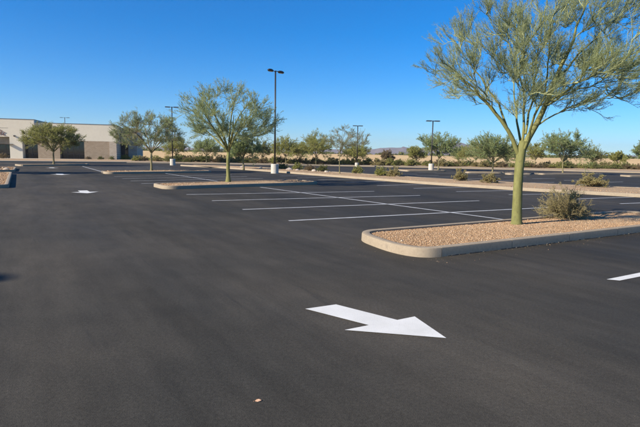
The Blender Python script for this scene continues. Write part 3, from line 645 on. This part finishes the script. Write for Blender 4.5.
# ------------------------------------------------------------------ the near palo verde
nr = np.random.default_rng(42)
T1 = empty('palo_verde_tree', (4.28, 10.90, .13), 'large green trunked palo verde on the nearest gravel island, crown leaning right', 'tree')
MB().tube([(0, 0, -.15), (0, 0, .0), (0, 0, .08), (-.01, 0, .35), (-.015, .01, .75), (-.02, 0, 1.15), (-.005, 0, 1.45), (.01, 0, 1.66), (.03, 0, 1.80)], [.148, .130, .113, .102, .097, .094, .096, .095, .070], 18).build('trunk', m_bark, T1, True)
LB = [([(-.01, 0, 1.45), (-.20, -.02, 1.80), (-.46, -.06, 2.22), (-.86, -.12, 2.62), (-1.30, -.2, 3.02), (-1.68, -.25, 3.28)], .062),
      ([(-.30, -.03, 1.98), (-.46, .12, 2.5), (-.80, .3, 3.1), (-1.25, .5, 3.7), (-1.5, .6, 4.1)], .040),
      ([(-.60, -.08, 2.36), (-.95, -.35, 2.72), (-1.35, -.6, 3.05)], .028),
      ([(.02, .05, 1.66), (.10, .10, 2.2), (.06, .15, 2.8), (-.15, .25, 3.5), (-.40, .35, 4.3)], .048),
      ([(.03, 0, 1.60), (.20, -.02, 2.05), (.42, -.05, 2.55), (.64, -.08, 3.1), (.82, -.12, 3.8), (1.10, -.2, 4.75)], .082),
      ([(.30, -.02, 2.25), (.62, .22, 2.62), (1.15, .4, 2.92), (1.85, .5, 3.12), (2.5, .6, 3.22)], .042),
      ([(.45, -.05, 2.6), (.95, -.4, 3.0), (1.65, -.7, 3.45), (2.35, -.85, 3.85)], .040),
      ([(.62, -.07, 3.05), (1.1, .15, 3.6), (1.75, .3, 4.2), (2.3, .4, 4.7)], .040),
      ([(.05, .08, 1.62), (.05, .5, 2.3), (.12, .95, 3.1), (.25, 1.3, 4.0)], .045),
      ([(.04, -.08, 1.64), (.12, -.45, 2.3), (.05, -.95, 3.05), (-.1, -1.25, 3.9)], .045),
      ([(.08, .02, 1.95), (.26, .25, 2.7), (.38, .4, 3.6), (.52, .5, 4.6)], .040),
      ([(.20, -.02, 2.05), (.62, -.15, 2.40), (1.15, -.3, 2.62), (1.7, -.45, 2.68)], .030),
      ([(.9, .32, 2.82), (1.5, .9, 3.2), (2.1, 1.3, 3.7)], .026),
      ([(-.05, .03, 1.6), (-.32, .45, 2.3), (-.75, .95, 3.0), (-1.1, 1.3, 3.6)], .038)]
LP = []
for k, (pl, r_) in enumerate(LB):
    q = resample(pl, 12); q[2:-1] += nr.normal(size=(9, 3)) * .022; V, F = tubes(q[None], r_ * (.86 if r_ > .06 else .64), r_ * .12, 10); mesh_np('limb', V, F, m_bark, T1, True); LP.append(q)
P = np.array(LP); oc = np.array([.1, 0, 1.5])
nt_ = 6000; tx = nr.uniform(-2.1, 3.2, nt_); ty = nr.uniform(-2.0, 2.0, nt_); tz = nr.uniform(1.9, 5.7, nt_)
hi = np.interp(tx, [-2.1, -1.8, -1.4, -1.0, -.5, -.1, .3, .8, 1.6, 2.4, 3.2], [3.45, 3.95, 4.3, 4.6, 4.35, 4.55, 5.2, 5.5, 5.4, 5.0, 4.0])
lo_ = np.interp(tx, [-2.1, -1.6, -1.0, -.4, .5, 1.5, 2.3, 3.2], [3.2, 2.75, 2.4, 2.25, 2.3, 2.4, 2.6, 3.3])
yr = 1.9 * np.sqrt(np.clip(1 - ((tx - .5) / 2.75) ** 2, .02, 1)); q_ = (ty / yr) ** 2
ok = (q_ < 1) & (tz < hi - .5 * q_) & (tz > lo_ + .4 * q_); TG = np.stack([tx, ty, tz], 1)[ok][:245]
P1 = fill(nr, LP, TG, 8, .02, .3)
P2 = spawn(nr, P1, 7, .12, 1, (14, 44), .50, oc, .40, .26, 6, .16, .25, (.05, 0, .03))
P3 = spawn(nr, P2, 5, .08, 1, (12, 40), .27, oc, .32, .18, 5, .16, .25, (.04, 0, .02))
P4 = spawn(nr, P3, 3, .1, 1, (16, 48), .12, oc, .2, .05, 3, .12, .2)
V, F = cat(tubes(P1, .0115, .004, 5), tubes(P2, .0055, .0025, 4), tubes(P3, .0030, .0015, 3), tubes(P4, .0016, .0009, 3)); tag(mesh_np('twigs', V, F, m_twig, T1), kind='stuff')
tag(mesh_np('foliage', *cat(leaves(nr, P4, 4, .028, .0062, 1.0), leaves(nr, P3, 5, .030, .0062, 1.0)), m_leaf, T1), kind='stuff')

auto_tree(st(9.46, 24.55, .13), 'feathery palo verde on the second island, beside the tallest lamp post', 2.8, 5.0, 1.55, 1.95, 7, m_leaf_t, m_bark, 1.15, r0=.12, nl=10, ls=(.055, .016))
auto_tree(st(9.5, 41.3, .13), 'dark trunked feathery tree on the third island near the building corner', 2.85, 4.75, 1.4, 1.75, 23, m_leaf_t, m_bark2, 1.1, cx=-.3, r0=.10, nl=11, ls=(.07, .020))
auto_tree(st(3.9, 61.0, .13), 'round yellow green tree standing in front of the building bays', 3.1, 4.3, 1.35, 1.15, 31, m_leaf_y, m_bark2, 1.35, r0=.11, nl=11, ls=(.085, .026))
def at(px, Y, z=.1): return ((px - 320) / 505 * Y, Y, z)    # bearing of a far plant turned into metres
gb = 'trees beyond the car park'
T = [(206, 79, 2.2, 3.7, 1.3, 1.1, m_leaf_t, 1.0, 'hazy green tree seen between the third and second island trees'),
     (176, 86, 2.5, 3.9, 1.3, 1.1, m_leaf_y, 1.0, 'low green tree behind the thin lamp post with white base'),
     (243, 50, 1.75, 3.15, 1.2, 1.0, m_leaf_t, 1.0, 'small green tree just right of the second island tree trunk'),
     (285, 80, 2.4, 4.0, 1.4, 1.2, m_leaf_y, 1.1, 'round green tree right of the tallest lamp post'),
     (315, 80, 2.75, 4.9, 1.5, 1.3, m_leaf_y, 1.2, 'dense olive tree left of the pale sparse median tree'),
     (355, 82, 2.4, 3.2, 1.1, .8, m_leaf_y, 1.1, 'low bushy tree behind the short middle lamp post'),
     (414, 86, 1.8, 3.1, 1.0, .9, m_leaf_y, 1.0, 'small round tree left of the lamp post with flat twin heads'),
     (386, 88, 1.2, 2.4, .8, .6, m_leaf_b, .9, 'small brownish tree below the mountains in the middle'),
     (437, 62.5, 2.5, 4.5, 1.6, 1.5, m_leaf_t, 1.1, 'grey green tree right behind the flat headed lamp post'),
     (474, 84, 2.7, 4.1, 1.4, 1.3, m_leaf_y, 1.1, 'wide green tree behind the pair of median shrubs'),
     (491, 53, 2.8, 3.4, 1.2, 1.1, m_leaf_t, 1.1, 'flat topped green tree on the far island left of the big trunk'),
     (533, 85, 2.0, 4.1, 1.5, 1.4, m_leaf_y, 1.0, 'slim crowned tree just right of the big green trunk'),
     (561, 55, 2.9, 3.9, 1.4, 1.4, m_leaf_t, 1.1, 'broad green tree above the straw coloured shrub on the median'),
     (615, 90, 1.5, 3.1, 1.1, 1.0, m_leaf_y, 1.0, 'small round tree standing against the bare desert at right'),
     (643, 63, 1.5, 4.4, 1.2, .9, m_leaf_t, 1.1, 'leafy tree cut by the right edge of the picture'),
     (505, 92, 2.4, 4.2, 1.2, 1.1, m_leaf_y, 1.0, 'low wide tree behind the left side of the big green trunk'),
     (590, 93, 2.3, 3.4, 1.1, 1.0, m_leaf_d, 1.0, 'dark low tree right of the broad green tree'),
     (456, 90, 2.2, 3.3, 1.1, 1.0, m_leaf_t, 1.0, 'grey green tree just right of the flat headed lamp post'),
     (300, 90, 2.3, 3.4, 1.1, 1.0, m_leaf_t, 1.0, 'small grey green tree left of the dense olive tree'),
     (262, 86, 2.2, 3.5, 1.1, 1.0, m_leaf_d, 1.0, 'dark tree just left of the tallest lamp post')]
for k, (px, Y, rx, top, fk, zl, lm, dn, lab) in enumerate(T):
    auto_tree(at(px, Y, .1), lab, rx * 1.2, top * 1.10, fk * .85, zl * .75, 100 + k, lm, m_bark2, dn, gb, r0=.09, nl=11, lv=2, ls=(.115, .036))
auto_tree((1.5, 40.4, .12), 'pale sparse young tree with staked trunk on the planted median', 1.85, 3.9, 1.75, 1.9, 61, m_leaf, m_bark2, .75, None, cx=.5, r0=.05, nl=7, ls=(.06, .014))
auto_tree(st(-3.9, 40.4, .0), 'tree outside the left edge that shades the far lane', 2.3, 5.2, 1.5, 2.0, 71, m_leaf, m_bark, 1.2, r0=.11, nl=9, ls=(.09, .03))

# ------------------------------------------------------------------ shrubs
big = shrub_meshes(9, .62, .80, m_leaf_o, 110, 6, 5, 6, (.022, .009), m_straw); shrub((5.95, 12.25, .12), 'large twiggy olive shrub on the gravel beside the big green trunk', big, (1, 1, 1))
sm = [shrub_meshes(200 + k, .55, .80, lm, 44, 6, 4, 8, (.05, .022)) for k, lm in enumerate([m_leaf_o, m_leaf_o, m_leaf_b, m_leaf_d, m_leaf_g, m_leaf_y])]
for loc, lab, k, s3 in [((8.68, 31.6, .12), 'straw green shrub, left of the pair on the median near the flat headed lamp', 0, (.85, .85, 1.0)),
                        ((9.9, 29.6, .12), 'straw green shrub, right of the pair on the median near the big trunk', 1, (1.0, 1.0, .85)),
                        ((14.55, 27.3, .12), 'wide straw coloured shrub on the median above the big twiggy shrub', 0, (1.65, 1.3, .95)),
                        ((3.05, 41.9, .12), 'small green shrub on the median below the short middle lamp post', 5, (.9, .9, .9)),
                        ((4.45, 37.6, .12), 'yellow green shrub, left of two touching shrubs on the median', 5, (1.1, 1.0, .95)),
                        ((5.35, 36.7, .12), 'olive shrub, right of two touching shrubs on the median', 0, (1.1, 1.0, .95)),
                        ((.2, 45.6, .12), 'dark low shrub on the median left of the sparse young tree', 3, (1.2, 1, .8)),
                        ((-1.0, 47.6, .12), 'brown low shrub on the median right of the tallest lamp post', 2, (1.2, 1, .8)),
                        ((-2.3, 49.8, .12), 'light green shrub on the median just right of the tallest lamp post', 5, (1.2, 1, .95)),
                        ((-3.9, 51.6, .12), 'dark green shrub on the median directly behind the tallest lamp base', 3, (1.2, 1, .8)),
                        ((-36.6, 95.2, .1), 'bright yellow green shrub at the right corner of the building', 4, (1.8, 1.4, 1.2)),
                        ((-53.0, 84.6, .12), 'brown shrub against the cream pier at the left of the building', 2, (1.6, 1.2, 1.3)),
                        ((-37.9, 92.0, .12), 'small dark shrub at the foot of the tan masonry corner pier', 3, (1.0, 1, .9)),
                        ((-39.6, 91.2, .12), 'dark shrub near the right end of the brown masonry panel', 3, (.9, 1, .85)),
                        ((-41.5, 90.5, .12), 'dark shrub near the left end of the brown masonry panel', 2, (.9, 1, .85)),
                        (st(-1.9, 47.5, .12), 'dark leafy shrub on the far left island', 3, (1.6, 1.6, 1.3))]:
    shrub(loc, lab, sm[k], s3, rz=k * 1.3 + loc[0])
rr = np.random.default_rng(77); kinds = ['straw green', 'olive', 'brown', 'dark green', 'bright green', 'yellow green']
seen = {}
marks = [(150, 'left of the thin lamp post'), (170, 'at the foot of the thin lamp post'), (190, 'just right of the thin lamp post'), (206, 'left of the second island tree'), (226, 'behind the second island tree'), (246, 'right of the second island tree'), (268, 'left of the tallest lamp post'), (292, 'right of the tallest lamp post'), (312, 'left of the dense olive tree'), (334, 'behind the sparse median tree'), (356, 'by the short middle lamp post'), (380, 'below the mountains, left part'), (405, 'below the mountains, middle part'), (425, 'left of the flat headed lamp post'), (450, 'right of the flat headed lamp post'), (480, 'above the pair of median shrubs'), (510, 'left of the big green trunk'), (540, 'right of the big green trunk'), (565, 'above the big twiggy shrub'), (590, 'above the wide straw shrub'), (620, 'near the small round tree'), (660, 'at the right edge')]
px = 138.
while px < 655:
    for row, (y0, y1) in enumerate(((80, 83), (85, 91))):
        if rr.random() < .14: continue
        Y = rr.uniform(y0, y1); x = px + rr.uniform(-4, 4); k = int(rr.choice([0, 1, 2, 3, 3, 3, 5])); s = rr.uniform(1.1, 2.3); hh = rr.uniform(.85, 1.7)
        Xw = (x - 320) / 505 * Y; Yw = max(Y, edge_y(Xw) + 5 + 4 * row)
        x = (Xw / Yw) * 505 + 320; where = next(t for m_, t in marks if x <= m_ or m_ == 660)
        g_ = '%s shrubs %s' % (kinds[k], where); sz = ['low', 'flattish', 'round', 'full', 'tall'][int((hh - .85) / .1701)]; rw = 'front row' if row == 0 else 'back row'
        shrub((Xw, Yw, .14), '%s %s shrub, %s %s' % (sz, kinds[k], rw, where), sm[k], (s * 1.1, s, hh), rz=rr.uniform(0, 6), group=g_)
    px += rr.uniform(4.0, 7.5)
dups = {}
for o in C.objects:
    if o.get('category') == 'shrub': dups.setdefault(o['label'], []).append(o)
for lab, L_ in dups.items():
    if len(L_) > 1:
        L_.sort(key=lambda o: o.location.x / o.location.y)
        for q, o in enumerate(L_): o['label'] = lab + ', ' + (['left one', 'right one'] if len(L_) == 2 else ['leftmost one', 'second from left', 'third from left', 'fourth from left', 'fifth from left'])[q]
# far scrub on the rise: nobody could count it
V_, F_, k0 = [], [], 0
rr = np.random.default_rng(8); n_ = 900
az = np.radians(rr.uniform(-42, 42, n_)); d_ = rr.uniform(235, 420, n_); sel = rr.random(n_) < np.where(az > R(22), 1, .55); az, d_ = az[sel], d_[sel]
P0 = np.stack([d_ * np.sin(az), d_ * np.cos(az)], 1); z0 = terrain_z(P0[:, 0], P0[:, 1]); ht = rr.uniform(.5, 2.0, len(az)); wd = rr.uniform(1.2, 3.2, len(az))
nf = 60; c_ = rr.normal(size=(len(az), nf, 3)); c_ = unit(c_) * rr.uniform(.3, 1, (len(az), nf, 1)); c_[..., 2] = np.abs(c_[..., 2])
cen = np.stack([P0[:, 0, None] + c_[..., 0] * wd[:, None], P0[:, 1, None] + c_[..., 1] * wd[:, None], z0[:, None] + c_[..., 2] * ht[:, None]], -1).reshape(-1, 3)
q = rr.normal(size=(len(cen), 4, 3)) * .30; tag(mesh_np('far_scrub', (cen[:, None] + q).reshape(-1, 3), np.arange(len(cen) * 4).reshape(-1, 4), m_leaf_d), 'dark green scrub along the crest of the bare desert rise', 'scrub', kind='stuff')
# grass tufts and dry litter in the far planting strip
# ------------------------------------------------------------------ rocks on the far planting
rr = np.random.default_rng(12)
def rock_mesh(seed):
    rg = np.random.default_rng(seed); V = []; F = []
    n1, n2 = 8, 5
    for i in range(n2 + 1):
        p = math.pi * i / n2
        for j in range(n1):
            t = 2 * math.pi * j / n1; q = 1 + rg.normal() * .13; V.append((math.sin(p) * math.cos(t) * q, math.sin(p) * math.sin(t) * q, math.cos(p) * .7 * q))
    F = [(i*n1+j, (i+1)*n1+j, (i+1)*n1+(j+1) % n1, i*n1+(j+1) % n1) for i in range(n2) for j in range(n1)]
    me = bpy.data.meshes.new('boulder'); me.from_pydata(V, [], F); me.materials.append(m_rock); return me
rms = [rock_mesh(k) for k in range(4)]
for k, (x, y, z, s) in enumerate([(-3.0, 48.3, .15, .34), (-2.2, 47.6, .13, .22), (-.6, 45.4, .15, .30), (.5, 43.6, .14, .22), (-8.5, 55.0, .14, .28), (*st(-.9, 43.6, .16)[:2], .16, .32), (*st(-.3, 43.2, .14)[:2], .15, .24), (*st(-2.2, 43.8, .14)[:2], .15, .26), (-6.3, 53.0, .13, .25)]):
    o = bpy.data.objects.new('boulder', rms[k % 4]); C.objects.link(o); o.location = (x, y, z); o.scale = (s, s * .8, s * .8); o.rotation_euler = (0, 0, k)
    lab = ['pale boulder on the median nearest the tallest lamp post', 'small pale boulder on the median right of the tallest lamp base', 'pale boulder on the median between the low shrubs', 'small pale boulder on the median left of the sparse tree', 'boulder on the far stretch of median left of the tallest lamp', 'pale boulder at the near corner of the far left island', 'small pale boulder beside the corner of the far left island', 'pale boulder at the left side of the far left island', 'small boulder on the median behind the second island tree'][k]
    tag(o, lab, 'boulder')
# dropped twigs and leaf litter on the gravel under the near tree
rr = np.random.default_rng(31); n_ = 420; u_ = rr.uniform(6.2, 13.5, n_); v_ = rr.uniform(5.9, 7.6, n_); x0, y0 = u_ * CS - v_ * SN, u_ * SN + v_ * CS; an_ = rr.uniform(0, 6.28, n_); L_ = rr.uniform(.03, .16, n_)
Pq = np.stack([np.stack([x0, y0, crown_z(x0, y0) + .010], 1), np.stack([x0 + np.cos(an_) * L_ * .5, y0 + np.sin(an_) * L_ * .5, crown_z(x0, y0) + .018], 1), np.stack([x0 + np.cos(an_ + .3) * L_, y0 + np.sin(an_ + .3) * L_, crown_z(x0, y0) + .012], 1)], 1)
tag(mesh_np('twig_litter', *tubes(Pq, .0022, .001, 3), m_wood), 'thin dry twigs dropped on the gravel under the big green tree', 'litter', kind='stuff')
# ------------------------------------------------------------------ fallen leaf near the camera
m_dry = simple('dry_leaf', (.45, .24, .13), (.62, .40, .26), 60, .7, kind='Object')
V = [(0, 0, .004), (.012, .010, .010), (.026, .013, .013), (.040, .008, .012), (.055, 0, .006), (.038, -.009, .003), (.024, -.012, .002), (.011, -.008, .003), (.027, 0, .007), (-.014, -.003, .002), (-.014, .0, .003)]
V2 = [(x, y, z + .0015) for x, y, z in V]; F = [(0, 1, 8), (1, 2, 8), (2, 3, 8), (3, 4, 8), (4, 5, 8), (5, 6, 8), (6, 7, 8), (7, 0, 8), (9, 0, 10)]
lf = mesh_py('dry_leaf', V + V2, F + [tuple(i + 11 for i in f[::-1]) for f in F], m_dry); lf.location = (-.39, 3.03, .001); lf.rotation_euler = (0, 0, .2); lf.scale = (.75, .75, .75); tag(lf, 'small curled tan leaf lying on the asphalt near the bottom edge', 'leaf')
